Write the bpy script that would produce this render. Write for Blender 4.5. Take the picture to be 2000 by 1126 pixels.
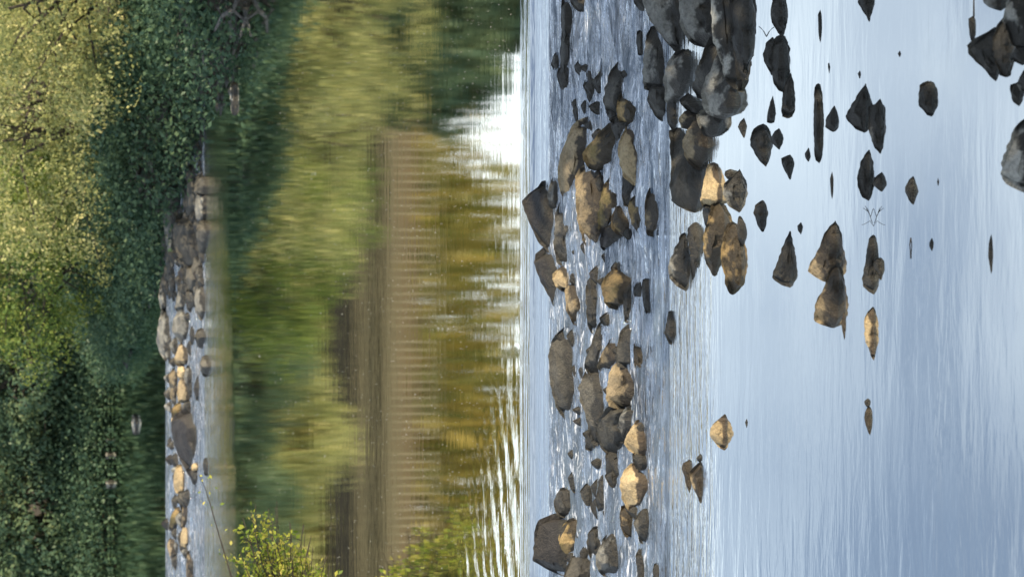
import bpy, math, random
import numpy as np
from mathutils import Vector, noise
R = math.radians
sc = bpy.context.scene
for o in list(bpy.data.objects): bpy.data.objects.remove(o)

# ---------------------------------------------------------------- camera (the photograph is turned on its side)
FPX, PITCH, CH = 4250.0, R(14.51), 4.0
cam = bpy.data.cameras.new('camera'); cam.lens = 36.0*FPX/2000.0; cam.sensor_width = 36.0
cam.dof.use_dof = True; cam.dof.focus_distance = 13.0; cam.dof.aperture_fstop = 4.2
cam.clip_end = 2000; cam.clip_start = 0.05
co = bpy.data.objects.new('camera', cam); sc.collection.objects.link(co); sc.camera = co
cp, sp = math.cos(PITCH), math.sin(PITCH)
UP = Vector((0, sp, cp)); FW = Vector((0, cp, -sp)); RX = Vector((1, 0, 0))
from mathutils import Matrix
m = Matrix((-UP, RX, -FW)).transposed().to_4x4(); m.translation = Vector((0, 0, CH))
co.matrix_world = m

# ---------------------------------------------------------------- light
SUN_EL, SUN_AZ = 35.0, (0.93, -0.37)
w = bpy.data.worlds.new('World'); sc.world = w; w.use_nodes = True
nt = w.node_tree; nt.nodes.clear()
def N(nt, t, **k):
    n = nt.nodes.new(t)
    for a, b in k.items(): setattr(n, a, b)
    return n
wo = N(nt, 'ShaderNodeOutputWorld'); bg = N(nt, 'ShaderNodeBackground'); sky = N(nt, 'ShaderNodeTexSky')
sky.sky_type = 'NISHITA'; sky.sun_disc = False; sky.sun_elevation = R(SUN_EL)
sky.sun_rotation = math.atan2(SUN_AZ[0], SUN_AZ[1]); sky.dust_density = 1.6; sky.air_density = 1.0; sky.ozone_density = 1.6
bg.inputs[1].default_value = 0.10
tc = N(nt, 'ShaderNodeTexCoord'); sx = N(nt, 'ShaderNodeSeparateXYZ'); nt.links.new(tc.outputs['Generated'], sx.inputs[0])
mr = N(nt, 'ShaderNodeMapRange'); mr.inputs[1].default_value = 0.10; mr.inputs[2].default_value = 0.50; mr.inputs[3].default_value = 0.88; mr.inputs[4].default_value = 0.40
nt.links.new(sx.outputs[2], mr.inputs[0])
mp = N(nt, 'ShaderNodeMapping'); mp.inputs['Scale'].default_value = (1.5, 1.5, 5); nt.links.new(tc.outputs['Generated'], mp.inputs[0])
nz = N(nt, 'ShaderNodeTexNoise'); nz.inputs['Scale'].default_value = 2.2; nz.inputs['Detail'].default_value = 6; nt.links.new(mp.outputs[0], nz.inputs[0])
m1 = N(nt, 'ShaderNodeMath', operation='MULTIPLY'); nt.links.new(mr.outputs[0], m1.inputs[0])
m2 = N(nt, 'ShaderNodeMapRange'); m2.inputs[1].default_value = 0.3; m2.inputs[2].default_value = 0.7; m2.inputs[3].default_value = 0.15; m2.inputs[4].default_value = 1.35
nt.links.new(nz.outputs[0], m2.inputs[0]); nt.links.new(m2.outputs[0], m1.inputs[1])
mx = N(nt, 'ShaderNodeMixRGB'); nt.links.new(m1.outputs[0], mx.inputs[0]); nt.links.new(sky.outputs[0], mx.inputs[1])
mx.inputs[2].default_value = (8.8, 10.0, 10.8, 1)
hz = N(nt, 'ShaderNodeMapRange'); nt.links.new(sx.outputs[2], hz.inputs[0])
for i_, x_ in enumerate((.21, .30, 1, 0)): hz.inputs[i_+1].default_value = x_
mz = N(nt, 'ShaderNodeMixRGB'); nt.links.new(hz.outputs[0], mz.inputs[0]); nt.links.new(mx.outputs[0], mz.inputs[1]); mz.inputs[2].default_value = (15, 16, 16.5, 1)
nt.links.new(mz.outputs[0], bg.inputs[0]); nt.links.new(bg.outputs[0], wo.inputs[0])
sl = bpy.data.lights.new('sun', 'SUN'); sl.energy = 4.6; sl.angle = R(0.5); sl.color = (1.0, 0.83, 0.58)
so = bpy.data.objects.new('sun', sl); sc.collection.objects.link(so)
ce = math.cos(R(SUN_EL)); sd = Vector((SUN_AZ[0]*ce, SUN_AZ[1]*ce, math.sin(R(SUN_EL)))).normalized()
so.rotation_euler = sd.to_track_quat('Z', 'Y').to_euler()
sc.view_settings.view_transform = 'Standard'; sc.view_settings.look = 'None'
sc.view_settings.exposure = 0.8; sc.view_settings.gamma = 1.0
try: sc.cycles.max_bounces = 6; sc.cycles.use_denoising = True
except Exception: pass

# ---------------------------------------------------------------- helpers
rnd = random.Random(5)
rng = np.random.default_rng(7)
def tag(o, label=None, cat=None, group=None, kind=None):
    if label: o['label'] = label
    if cat: o['category'] = cat
    if group: o['group'] = group
    if kind: o['kind'] = kind
    return o
def link(name, me, mat=None, parent=None):
    o = bpy.data.objects.new(name, me); sc.collection.objects.link(o)
    if mat and me is not None: me.materials.append(mat)
    if parent: o.parent = parent
    return o
def empty(name, loc):
    o = bpy.data.objects.new(name, None); sc.collection.objects.link(o); o.location = loc; o.empty_display_size = 0.2
    return o
def pymesh(name, v, f, smooth=True, sharp=None):
    me = bpy.data.meshes.new(name); me.from_pydata([tuple(a) for a in v], [], f); me.update()
    me.polygons.foreach_set('use_smooth', [smooth]*len(me.polygons))
    if sharp: me.set_sharp_from_angle(angle=R(sharp))
    return me
def slope_of(px):                       # downward slope (dz/dy) of the ray through picture column px
    d = FW*FPX - UP*(px-1000.0)
    return -d.z/d.y, d.y
def xat(px, py, y):                     # world x at depth y
    s, dy = slope_of(px); return (563.0-py)/dy*y
# river profile: near pool, rapids, middle pool, upper rapids, upper pool
PROF = [(-50, 0), (11.92, 0), (12.4, .05), (12.95, .17), (13.38, .295), (13.62, .33), (13.9, .35), (29.3, .35), (31.5, .425), (32.4, .50), (33.0, .62), (33.7, .745), (34.0, .75), (400, .75)]
def zs(y):
    for (a, za), (b, zb) in zip(PROF, PROF[1:]):
        if y <= b: return za+(zb-za)*(y-a)/(b-a)
    return PROF[-1][1]
def hit(px, py):
    s, dy = slope_of(px); lo, hi = 1.0, 300.0
    for _ in range(40):
        y = (lo+hi)/2
        if CH - s*y > zs(y): lo = y
        else: hi = y
    return Vector(((563.0-py)/dy*lo, lo, zs(lo)))

# ---------------------------------------------------------------- materials
def newmat(name):
    m = bpy.data.materials.new(name); m.use_nodes = True; m.node_tree.nodes.clear()
    return m, m.node_tree, N(m.node_tree, 'ShaderNodeOutputMaterial')
def noise_n(t, scale, detail=6, rough=.6, vec=None, dist=0.0):
    n = N(t, 'ShaderNodeTexNoise'); n.inputs['Scale'].default_value = scale; n.inputs['Detail'].default_value = detail
    n.inputs['Roughness'].default_value = rough; n.inputs['Distortion'].default_value = dist
    if vec is not None: t.links.new(vec, n.inputs['Vector'])
    return n
def ramp(t, fac, stops):
    r = N(t, 'ShaderNodeValToRGB'); e = r.color_ramp.elements
    while len(e) < len(stops): e.new(0.5)
    for el, (p, c) in zip(e, stops): el.position = p; el.color = (c+(1,)) if len(c) == 3 else c
    t.links.new(fac, r.inputs[0]); return r
def mapr(t, v, a, b, c, d):
    r = N(t, 'ShaderNodeMapRange'); t.links.new(v, r.inputs[0])
    for i, x in enumerate((a, b, c, d)): r.inputs[i+1].default_value = x
    return r.outputs[0]
def rock_mat(name, ca, cb, wet=(.026, .025, .022), wet_shade_h=.06, rough=.8, moss=0.0, sc_=1.0):
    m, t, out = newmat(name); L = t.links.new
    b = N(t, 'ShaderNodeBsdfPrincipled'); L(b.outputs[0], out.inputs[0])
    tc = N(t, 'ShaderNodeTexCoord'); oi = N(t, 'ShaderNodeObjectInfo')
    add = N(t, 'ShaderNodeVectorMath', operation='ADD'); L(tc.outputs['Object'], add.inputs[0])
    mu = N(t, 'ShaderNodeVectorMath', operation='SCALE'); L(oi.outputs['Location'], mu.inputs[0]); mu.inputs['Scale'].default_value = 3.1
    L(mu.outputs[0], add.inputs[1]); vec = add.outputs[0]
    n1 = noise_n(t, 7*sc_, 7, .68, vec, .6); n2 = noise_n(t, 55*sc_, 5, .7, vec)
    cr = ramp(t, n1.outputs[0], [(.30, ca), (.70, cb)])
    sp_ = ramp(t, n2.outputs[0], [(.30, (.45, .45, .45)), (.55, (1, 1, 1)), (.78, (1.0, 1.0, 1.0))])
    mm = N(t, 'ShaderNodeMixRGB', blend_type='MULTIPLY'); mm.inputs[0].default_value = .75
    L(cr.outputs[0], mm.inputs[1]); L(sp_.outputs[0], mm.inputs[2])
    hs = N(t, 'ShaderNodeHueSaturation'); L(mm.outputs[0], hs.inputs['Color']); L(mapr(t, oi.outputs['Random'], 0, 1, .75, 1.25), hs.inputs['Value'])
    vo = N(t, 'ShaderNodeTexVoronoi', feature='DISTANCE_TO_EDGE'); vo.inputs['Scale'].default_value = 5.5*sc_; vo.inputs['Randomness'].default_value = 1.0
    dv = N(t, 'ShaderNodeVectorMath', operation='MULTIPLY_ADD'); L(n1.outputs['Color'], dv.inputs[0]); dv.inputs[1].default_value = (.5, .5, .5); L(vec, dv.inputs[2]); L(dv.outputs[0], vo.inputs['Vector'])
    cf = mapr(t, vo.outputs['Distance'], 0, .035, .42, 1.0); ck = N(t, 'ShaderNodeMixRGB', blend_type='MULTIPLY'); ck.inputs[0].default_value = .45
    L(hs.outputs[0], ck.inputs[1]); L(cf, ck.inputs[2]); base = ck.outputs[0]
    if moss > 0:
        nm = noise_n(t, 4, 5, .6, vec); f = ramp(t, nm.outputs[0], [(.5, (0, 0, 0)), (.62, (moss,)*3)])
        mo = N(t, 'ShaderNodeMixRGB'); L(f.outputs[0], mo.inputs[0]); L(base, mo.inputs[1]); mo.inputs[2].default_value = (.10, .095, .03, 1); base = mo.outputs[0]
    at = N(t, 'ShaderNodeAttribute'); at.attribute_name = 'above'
    nw = noise_n(t, 9, 4, .6, vec); ad = N(t, 'ShaderNodeMath', operation='ADD'); L(at.outputs['Fac'], ad.inputs[0]); L(mapr(t, nw.outputs[0], .3, .7, -wet_shade_h*.7, wet_shade_h*.7), ad.inputs[1])
    f = mapr(t, ad.outputs[0], wet_shade_h*.75, wet_shade_h*1.15, 1, 0)
    wm = N(t, 'ShaderNodeMixRGB'); L(f, wm.inputs[0]); L(base, wm.inputs[1]); wm.inputs[2].default_value = wet+(1,)  # wet band by the water, raised to paint the shaded fronts dark too
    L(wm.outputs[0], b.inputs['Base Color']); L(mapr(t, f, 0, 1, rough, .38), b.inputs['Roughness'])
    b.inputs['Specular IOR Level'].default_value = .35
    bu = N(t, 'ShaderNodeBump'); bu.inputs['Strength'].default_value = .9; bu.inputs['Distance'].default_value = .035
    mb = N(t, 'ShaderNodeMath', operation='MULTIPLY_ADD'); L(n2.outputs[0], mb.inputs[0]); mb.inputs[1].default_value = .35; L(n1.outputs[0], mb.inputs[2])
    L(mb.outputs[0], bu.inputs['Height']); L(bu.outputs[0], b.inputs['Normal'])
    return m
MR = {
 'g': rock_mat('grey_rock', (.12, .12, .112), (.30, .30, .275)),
 'd': rock_mat('dark_rock', (.040, .039, .035), (.12, .115, .10), wet_shade_h=.06, rough=.65),
 'b': rock_mat('wet_black_rock', (.016, .015, .016), (.040, .037, .036), wet_shade_h=.06, rough=.5),
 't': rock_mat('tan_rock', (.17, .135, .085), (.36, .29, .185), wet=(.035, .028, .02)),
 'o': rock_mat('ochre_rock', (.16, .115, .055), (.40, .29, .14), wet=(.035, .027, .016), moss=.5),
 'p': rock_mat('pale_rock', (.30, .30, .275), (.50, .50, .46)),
 'y': rock_mat('sunny_pale_rock', (.33, .25, .14), (.52, .42, .26), wet=(.06, .045, .03), wet_shade_h=.022),
}
def water_mat(name, deep, refl, rough, bumps, foam=0.0, tint=(1, 1, 1), shallow=None, vary=0.0):
    """bumps: list of (scale_x, scale_y, noise scale, strength, distance)"""
    m, t, out = newmat(name); L = t.links.new
    g = N(t, 'ShaderNodeBsdfGlossy'); g.inputs['Roughness'].default_value = rough; g.inputs['Color'].default_value = tint+(1,)
    d = N(t, 'ShaderNodeBsdfDiffuse'); mixs = N(t, 'ShaderNodeMixShader')
    geo = N(t, 'ShaderNodeNewGeometry'); prev = None
    sy = N(t, 'ShaderNodeSeparateXYZ'); L(geo.outputs['Position'], sy.inputs[0])
    for (ax, ay, s, st, di, *fade) in bumps:
        mp = N(t, 'ShaderNodeMapping'); mp.inputs['Scale'].default_value = (ax, ay, 1); L(geo.outputs['Position'], mp.inputs[0])
        if s < 0:                        # drawn-out curved ripples in front of the weir lip
            mp.inputs['Rotation'].default_value = (0, 0, R(-27)); n = N(t, 'ShaderNodeTexWave', wave_type='BANDS', bands_direction='Y')
            n.inputs['Scale'].default_value = -s; n.inputs['Distortion'].default_value = 8.0; n.inputs['Detail'].default_value = 3; n.inputs['Detail Scale'].default_value = .7; L(mp.outputs[0], n.inputs['Vector'])
        else: n = noise_n(t, s, 4, .55, mp.outputs[0], .4)
        bu = N(t, 'ShaderNodeBump'); bu.inputs['Strength'].default_value = st; bu.inputs['Distance'].default_value = di
        if fade:
            ma = N(t, 'ShaderNodeMath', operation='MULTIPLY_ADD'); L(sy.outputs[0], ma.inputs[0]); ma.inputs[1].default_value = fade[2] if len(fade) > 2 else 0.0; L(sy.outputs[1], ma.inputs[2])
            L(mapr(t, ma.outputs[0], fade[0], fade[1], 0, st), bu.inputs['Strength'])
        hsrc = n.outputs[0]
        if s < 0:
            na = noise_n(t, 1.3, 3, .6, mp.outputs[0], 0); mw = N(t, 'ShaderNodeMath', operation='MULTIPLY'); L(n.outputs[0], mw.inputs[0])
            L(mapr(t, na.outputs[0], .35, .65, 0, 1), mw.inputs[1]); hsrc = mw.outputs[0]
        L(hsrc, bu.inputs['Height'])
        if prev: L(prev.outputs[0], bu.inputs['Normal'])
        prev = bu
    if prev: L(prev.outputs[0], g.inputs['Normal'])
    fr = N(t, 'ShaderNodeFresnel'); fr.inputs[0].default_value = 1.33
    if prev: L(prev.outputs[0], fr.inputs['Normal'])
    rf = mapr(t, fr.outputs[0], 0, .6, refl[0], refl[1])
    if vary:
        mpv = N(t, 'ShaderNodeMapping'); mpv.inputs['Scale'].default_value = (1.1, 6.5, 1); L(geo.outputs['Position'], mpv.inputs[0])
        nv = noise_n(t, 2.0, 7, .7, mpv.outputs[0], .8); mv = N(t, 'ShaderNodeMath', operation='MULTIPLY'); L(rf, mv.inputs[0])
        L(mapr(t, nv.outputs[0], .38, .60, 1-vary, 1.12), mv.inputs[1]); rf = mv.outputs[0]
    L(rf, mixs.inputs[0])
    mp = N(t, 'ShaderNodeMapping'); mp.inputs['Scale'].default_value = (.5, 2.2, 1); L(geo.outputs['Position'], mp.inputs[0])
    nd = noise_n(t, 1.6, 7, .65, mp.outputs[0], .3)
    sh = shallow or tuple(c*1.8 for c in deep)
    dr = ramp(t, nd.outputs[0], [(.35, deep), (.68, sh)]); L(dr.outputs[0], d.inputs[0])
    L(d.outputs[0], mixs.inputs[1]); L(g.outputs[0], mixs.inputs[2]); last = mixs
    if foam > 0:
        mp = N(t, 'ShaderNodeMapping'); mp.inputs['Scale'].default_value = (1.8, 13, 1); L(geo.outputs['Position'], mp.inputs[0])
        nf = noise_n(t, 3.2, 8, .72, mp.outputs[0], 1.0); f = ramp(t, nf.outputs[0], [(.55, (0, 0, 0)), (.67, (foam,)*3)])
        fd = N(t, 'ShaderNodeBsdfDiffuse'); fd.inputs[0].default_value = (.85, .90, 1.0, 1)
        m3 = N(t, 'ShaderNodeMixShader'); fm_ = N(t, 'ShaderNodeMath', operation='MULTIPLY'); L(f.outputs[0], fm_.inputs[0]); L(mapr(t, sy.outputs[1], 11.9, 12.3, 0, 1), fm_.inputs[1]); L(fm_.outputs[0], m3.inputs[0]); L(mixs.outputs[0], m3.inputs[1]); L(fd.outputs[0], m3.inputs[2]); last = m3
    L(last.outputs[0], out.inputs[0]); return m

# ---------------------------------------------------------------- water: five level stretches, edge to edge
def vnoise(x, y, z=0.0): return noise.noise(Vector((x, y, z)))
def sheet(name, x0, x1, xs, y0, y1, ys, fn, mat):
    nx = int((x1-x0)/xs)+1; ny = int((y1-y0)/ys)+1
    v = []; f = []
    for j in range(ny+1):
        y = y0+(y1-y0)*j/ny
        for i in range(nx+1):
            x = x0+(x1-x0)*i/nx; v.append((x, y, fn(x, y)))
    for j in range(ny):
        for i in range(nx):
            a = j*(nx+1)+i; f.append((a, a+1, a+nx+2, a+nx+1))
    return tag(link(name, pymesh(name, v, f), mat), kind='structure')
def rap(x, y):
    e = min(1, max(0, (y-11.85)/.5))*min(1, max(0, (13.38-y)/.25))
    r = vnoise(x*1.3+4, y*8)*.042+vnoise(x*3.1, y*17+7)*.024+vnoise(x*8+2, y*34)*.012
    st = vnoise(x*.9, y*2.4+3)*.02
    return zs(y)+(r+st)*e
def rap2(x, y):
    e = min(1, max(0, (y-31.5)/.5))*min(1, max(0, (34.0-y)/.3))
    return zs(y)+(vnoise(x*.9+9, y*4)*.03+vnoise(x*2.4, y*9)*.014)*e
near_m = water_mat('near_water', (.030, .036, .034), (.64, 1.0), .03, [(.55, 2.6, 2.2, .05, .02), (2, 9, 3, .03, .005), (.9, 4.5, 2.0, .20, .014, 9, -10, 10), (.8, 7, 2.6, .45, .03, 10.9, 11.95)], tint=(.96, .97, .97))
rap_m = water_mat('rapids_water', (.022, .030, .042), (.40, 1.15), .06, [(.8, 7, 2.6, .9, .07), (2.5, 16, 4, .9, .022, 11.85, 12.3)], foam=.9, vary=.75, tint=(.92, .95, 1.0), shallow=(.10, .135, .18))
mid_m = water_mat('middle_water', (.045, .050, .022), (.80, 1.05), .02, [(.25, 2.4, 2.5, .055, .010), (.5, 9, 6, .03, .003), (.5, 5, 2.5, .42, .05, 28.9, 32.2, -.25), (.9, 4.2, 1.0, .16, .05, 13.9, 11.6, 1.05), (1, 1, -1.25, .42, .007, 14.0, 12.3, 1.15)], tint=(.98, .98, .92))
up_m = water_mat('upper_water', (.02, .03, .022), (.6, 1.0), .04, [(.3, 1.5, 2.0, .12, .012)], tint=(.9, .95, .92))
lip_m = water_mat('lip_water', (.05, .06, .07), (.7, 1.0), .03, [(.3, 6, 2.5, .5, .03, 13.95, 13.45)], tint=(.97, .99, 1.0))
W = 16
sheet('near_pool_water', -W, W, 1.0, -2, 11.85, 1.0, lambda x, y: 0.0, near_m)
sheet('rapids_water', -5, 5, .03, 11.85, 13.38, .018, rap, rap_m)
sheet('weir_lip_water', -5, 5, .06, 13.38, 13.9, .02, lambda x, y: zs(y) if y < 13.62 else .35, lip_m)
sheet('middle_pool_water', -W, W, 1.0, 13.9, 31.5, .4, lambda x, y: zs(y), mid_m)
sheet('upper_rapids_water', -10, 10, .08, 31.5, 34.0, .03, rap2, rap_m)
sheet('upper_pool_water', -W, W, 1.0, 34.0, 60, 1.0, lambda x, y: .75, up_m)

# ---------------------------------------------------------------- ground
def soil_mat(name, a, b, scale=3):
    m, t, out = newmat(name); L = t.links.new
    p = N(t, 'ShaderNodeBsdfPrincipled'); L(p.outputs[0], out.inputs[0]); p.inputs['Roughness'].default_value = .95
    geo = N(t, 'ShaderNodeNewGeometry'); n = noise_n(t, scale, 8, .7, geo.outputs['Position'])
    c = ramp(t, n.outputs[0], [(.3, a), (.7, b)]); L(c.outputs[0], p.inputs['Base Color'])
    bu = N(t, 'ShaderNodeBump'); bu.inputs['Distance'].default_value = .08; L(n.outputs[0], bu.inputs['Height']); L(bu.outputs[0], p.inputs['Normal'])
    return m
soil = soil_mat('bank_soil', (.030, .026, .020), (.075, .062, .045))
grass = soil_mat('hill_grass', (.05, .055, .02), (.16, .13, .05), 1.2)
v = [(-400, -300, -.6), (400, -300, -.6), (400, 700, -.6), (-400, 700, -.6)]
tag(link('ground', pymesh('ground', v, [(0, 1, 2, 3)]), soil), kind='structure')
SH_R = [(-30, 4.8), (11, 4.8), (15, 4.6), (22, 4.4), (27.3, 3.75), (29, 2.85), (31.8, 2.3), (34, .7), (38, -.4), (42, -1.2), (46, -1.5)]
def shore_r(y):
    for (a, xa), (b, xb) in zip(SH_R, SH_R[1:]):
        if y <= b: return xa+(xb-xa)*(y-a)/(b-a)
    return -1.5
def right_bank(x, y):
    d = x-shore_r(y)+vnoise(x*.8, y*.8)*.3*(1 if y > 26 else .3)
    if y > 45.6: d = max(d, y-46.2+vnoise(x, y)*.3)
    if d <= 0: return zs(y)-.35+max(d, -1)*.3
    return zs(y)-.35+min(.9, d*.9)+max(0, d-1)*.07+vnoise(x*2, y*2)*.08
sheet('right_bank', -3, 60, .35, -20, 45.6, .45, right_bank, soil)
def far_bank(x, y):
    d = y-46.0+vnoise(x*.7, y*.5)*.35
    return .4+min(.8, max(0, d)*.9)+max(0, d-1)*.05+vnoise(x*2, y*2)*.07
sheet('far_bank', -60, 60, .6, 45.6, 63, .5, far_bank, soil)
def left_bank(x, y):
    sh = -3.35-.25*math.sin(y*.7)-max(0, (abs(y-20)-3))*.5
    d = sh-x
    return zs(y)-.35+min(.9, max(0, d)*1.0)+max(0, d-1)*.08+vnoise(x*2, y*2)*.07
sheet('left_bank', -60, -3.2, .4, -20, 45.6, .45, left_bank, soil)
def near_bank(x, y): return min(2.3, max(-.5, (5.0-y)*.7-.5))
sheet('near_bank', -60, 60, 2, -60, 5.2, .8, near_bank, soil)
def hill(x, y):
    return 1.6+min(9.5-min(3.5, max(0, x-1)*.7), max(0, (y-63))*.62)+vnoise(x*.1, y*.1)*.8
sheet('hillside', -120, 120, 4, 63, 110, 3, hill, grass)

# ---------------------------------------------------------------- rocks
def make_rock(kind, prof, label, depth=.55, still=False, sh=.62, name='rock', group=None, seed=None, low=0.0):
    """prof: (picture row, far outline, waterline) triples read off the photograph; each rock gets its own distance, size and depth"""
    seed = seed if seed is not None else sum(p[0]*7+p[1] for p in prof)
    r_ = random.Random(seed); so_ = r_.uniform(0, 100)
    prof = sorted(prof)
    h0 = prof[0][2]-prof[0][1]; h1 = prof[-1][2]-prof[-1][1]
    e = 1.2
    ys = [p[0] for p in prof]
    n = max(10, min(46, int((ys[-1]-ys[0])/1.9)))
    cols = [(ys[0]-e-.1*h0, prof[0][2]-h0*.42, prof[0][2]-h0*.30)]
    for i in range(n+1):
        y = ys[0]+(ys[-1]-ys[0])*i/n
        for a, b in zip(prof, prof[1:]):
            if a[0] <= y <= b[0]+1e-6:
                k = (y-a[0])/(b[0]-a[0]); cols.append((y, a[1]+(b[1]-a[1])*k, a[2]+(b[2]-a[2])*k)); break
    cols.append((ys[-1]+e+.1*h1, prof[-1][2]-h1*.42, prof[-1][2]-h1*.30))
    nc = len(cols)
    fine = (ys[-1]-ys[0]) > 30
    upslope = 0.0 if still else .22
    mid = hit(sum(c[2] for c in cols)/nc, sum(c[0] for c in cols)/nc)
    ppm = FPX/(mid.y/cp)
    Wm = (ys[-1]-ys[0])/ppm; Hm = max(c[2]-c[1] for c in cols)/ppm
    Lmax = depth*max(Wm, Hm*.8)
    # cross-section, front to back: (share of depth, share of height)
    sh = sh+r_.uniform(-.08, .08)
    sec = [(-.12, -1), (0, 0), (.05, .30*sh), (.11, .62*sh), (.18, .86*sh), (.26, sh), (.40, sh+(1-sh)*.30), (.56, sh+(1-sh)*.55), (.74, sh+(1-sh)*.78), (.90, sh+(1-sh)*.93), (1.0, 1.0), (1.12, .82), (1.25, .45), (1.4, -1)]
    V = []; A = []
    if fine:
        sec2 = []
        for a_, b_ in zip(sec, sec[1:]):
            sec2.append(a_)
            if a_[1] > 0 and b_[1] > 0: sec2.append(((a_[0]+b_[0])/2, (a_[1]+b_[1])/2))
        sec = sec2+[sec[-1]]
    CI = [i_ for i_, q_ in enumerate(sec) if q_ == (1.0, 1.0)][0]
    tilt = r_.uniform(-.35, .35)
    for ci, (py, tp, bt) in enumerate(cols):
        B = hit(bt, py); s, _ = slope_of(tp)
        u = ci/(nc-1.0); end = math.sin(math.pi*min(1, max(0, u)))**.5 if 0 < u < 1 else .15
        yb = B.y+(1-end)*min(Lmax*.30, .5*(bt-tp)/ppm)
        Hf = CH-s*yb-B.z
        if Hf < .006: yb = B.y; Hf = max(.006, CH-s*yb-B.z)
        Lu = min(Lmax*(.35+.65*end), (.30*Hf/s if still else .55*Hf/(s+upslope)))
        zb_ = CH-s*(yb+Lu)-B.z
        x0 = (563.0-py)/slope_of(tp)[1]
        for k, (a, h) in enumerate(sec):
            aa = a
            if .0 < a < .9: aa = a+tilt*(u-.5)*.35*(1-a)+.10*vnoise(u*5+so_, a*4)
            yy = yb+Lu*aa
            z = B.z-.10 if h < 0 else B.z+zb_*h
            p = Vector((x0*yy, yy, z))
            if h > 0 and k != CI:
                q = p*(5.0/max(Wm, .12))*.55
                f1 = noise.voronoi(q+Vector((so_, 0, 0)))[0]
                dsp = (f1[1]-f1[0]-.35)*.11+noise.noise(q*2.3)*.04
                dsp *= min(Wm, .5)*min(1, Hf/.05)*(1-abs(2*u-1)**4)
                front = a < .30
                dir_ = Vector((0, -1, .45)) if front else Vector((0, -.15, 1))
                if k < CI and not front: dsp = min(dsp, .0)
                p += dir_*dsp*(.5 if k >= CI else 1)*(1 if front else .5)
            elif k == CI:
                p.z += noise.noise(Vector((py*.09, so_, 0)))*.010*min(1, Hm/.1)
            V.append(p); A.append(B.z if h >= 0 else 1e3)
    K = len(sec); F = []
    # knock flat facets into the stone
    top = [p for i_, p in enumerate(V) if sec[i_ % K][1] >= 0]
    cc = Vector((sum(p.x for p in top)/len(top), sum(p.y for p in top)/len(top), mid.z))
    for q in range(11):
        an = r_.uniform(-.1, math.pi+.1); el = r_.uniform(.15, 1.15)
        nn = Vector((math.cos(an)*math.cos(el), -abs(math.sin(an))*math.cos(el), math.sin(el)*1.1)).normalized()
        mxs = max(nn.dot(p-cc) for p in top); lim = mxs*r_.uniform(.66, .90)
        for i_, p in enumerate(V):
            if sec[i_ % K][1] < 0: continue
            ex = nn.dot(p-cc)-lim
            if ex > 0:
                w_ = .12 if (i_ % K) == CI else (.5 if (i_ % K) > CI else .93)
                V[i_] = p-nn*ex*w_
    for c in range(nc-1):
        for k in range(K-1):
            a = c*K+k; F.append((a, a+1, a+K+1, a+K))
    F.append(tuple(range(K-1, -1, -1))); F.append(tuple((nc-1)*K+k for k in range(K)))
    c0 = Vector((mid.x, mid.y, mid.z))
    me = pymesh('rock', [p-c0 for p in V], F, True, 17)
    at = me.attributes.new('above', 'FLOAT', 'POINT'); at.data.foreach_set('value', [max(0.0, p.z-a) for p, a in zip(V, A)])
    o = link(name, me, MR[kind]); o.location = c0
    return tag(o, label, 'rock', group)
ROCKS = []
def pool(kind, axis, pts, label, **k):       # rock standing in still water: one waterline
    n = len(pts); k['sh'] = min(.9, k.get('sh', .7)+.15); k['still'] = True; ROCKS.append((kind, [(y, t, axis) for y, t in pts], label, k))
def rk(kind, pts, label, **k):               # rock in running water, grown a little to make up for the facets knocked off it
    c = (pts[0][0]+pts[-1][0])/2; big = pts[0][2] > 1000; f = 1.13 if big else 1.18
    ROCKS.append((kind, [(c+(y-c)*f, tp-(2.5 if big else 2.0), bt+1) for y, tp, bt in pts], label, k))
# ---- still near pool (right third of the photograph)
pool('b', 1454, [(229,1453),(238,1444),(248,1441),(258,1446),(269,1452)], 'small maroon-black diamond-shaped rock left of the big heart-shaped rock')
pool('d', 1510, [(184,1510),(200,1504),(220,1499),(240,1497)], 'dark pointed spike of rock rising from the top of the heart-shaped rock')
pool('g', 1497, [(242,1479),(250,1470),(260,1466),(272,1464.5),(285,1466),(300,1474),(312,1482),(322,1490),(330,1496)], 'grey heart-shaped rock with a smooth pale left face in still water', sh=.35)
pool('d', 1523, [(250,1520),(256,1512),(268,1506),(280,1508),(292,1520)], 'round dark stone pressed against the right side of the heart-shaped rock')
pool('d', 1544, [(301,1542),(308,1524),(320,1527),(335,1534),(350,1542)], 'black three-cornered stone just below right of the heart-shaped rock')
pool('b', 1580, [(289,1578),(300,1571.5),(308,1573),(315,1577)], 'little dark stone touching the lower left side of the long bar rock')
pool('d', 1603, [(163,1593),(170,1589),(200,1590),(240,1588.5),(275,1590),(300,1590),(315,1592),(322,1598)], 'long straight dark bar-shaped rock with parallel sides and square end')
pool('d', 1631, [(206,1628),(220,1620),(235,1612),(248,1612),(256,1622)], 'small teardrop stone beside the right edge of the long bar rock')
pool('d', 1692, [(161,1691),(182,1677),(202,1665),(226,1651),(237,1655),(254,1672),(258,1682)], 'dark teardrop rock half hidden behind the grey oval rock')
pool('g', 1721, [(191,1718),(203,1709),(208,1696),(235,1695),(255,1696),(275,1702),(290,1709),(300,1717)], 'tall oval grey rock with a pale speckled left side, overlapping the teardrop rock', sh=.4)
pool('g', 1699, [(292,1696),(302,1688),(312,1683),(341,1674),(366,1675),(387,1682),(392,1692)], 'grey hooked rock with a cream patch, below the tall oval rock', sh=.45)
pool('d', 1724, [(336,1720),(345,1709),(360,1704),(373,1718)], 'dark wedge stone at the right foot of the hooked grey rock')
pool('d', 1785, [(342,1784),(350,1775),(365,1768),(375,1768),(388,1773),(397,1779),(401,1784)], 'olive egg-shaped stone standing alone right of the hooked grey rock')
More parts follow.
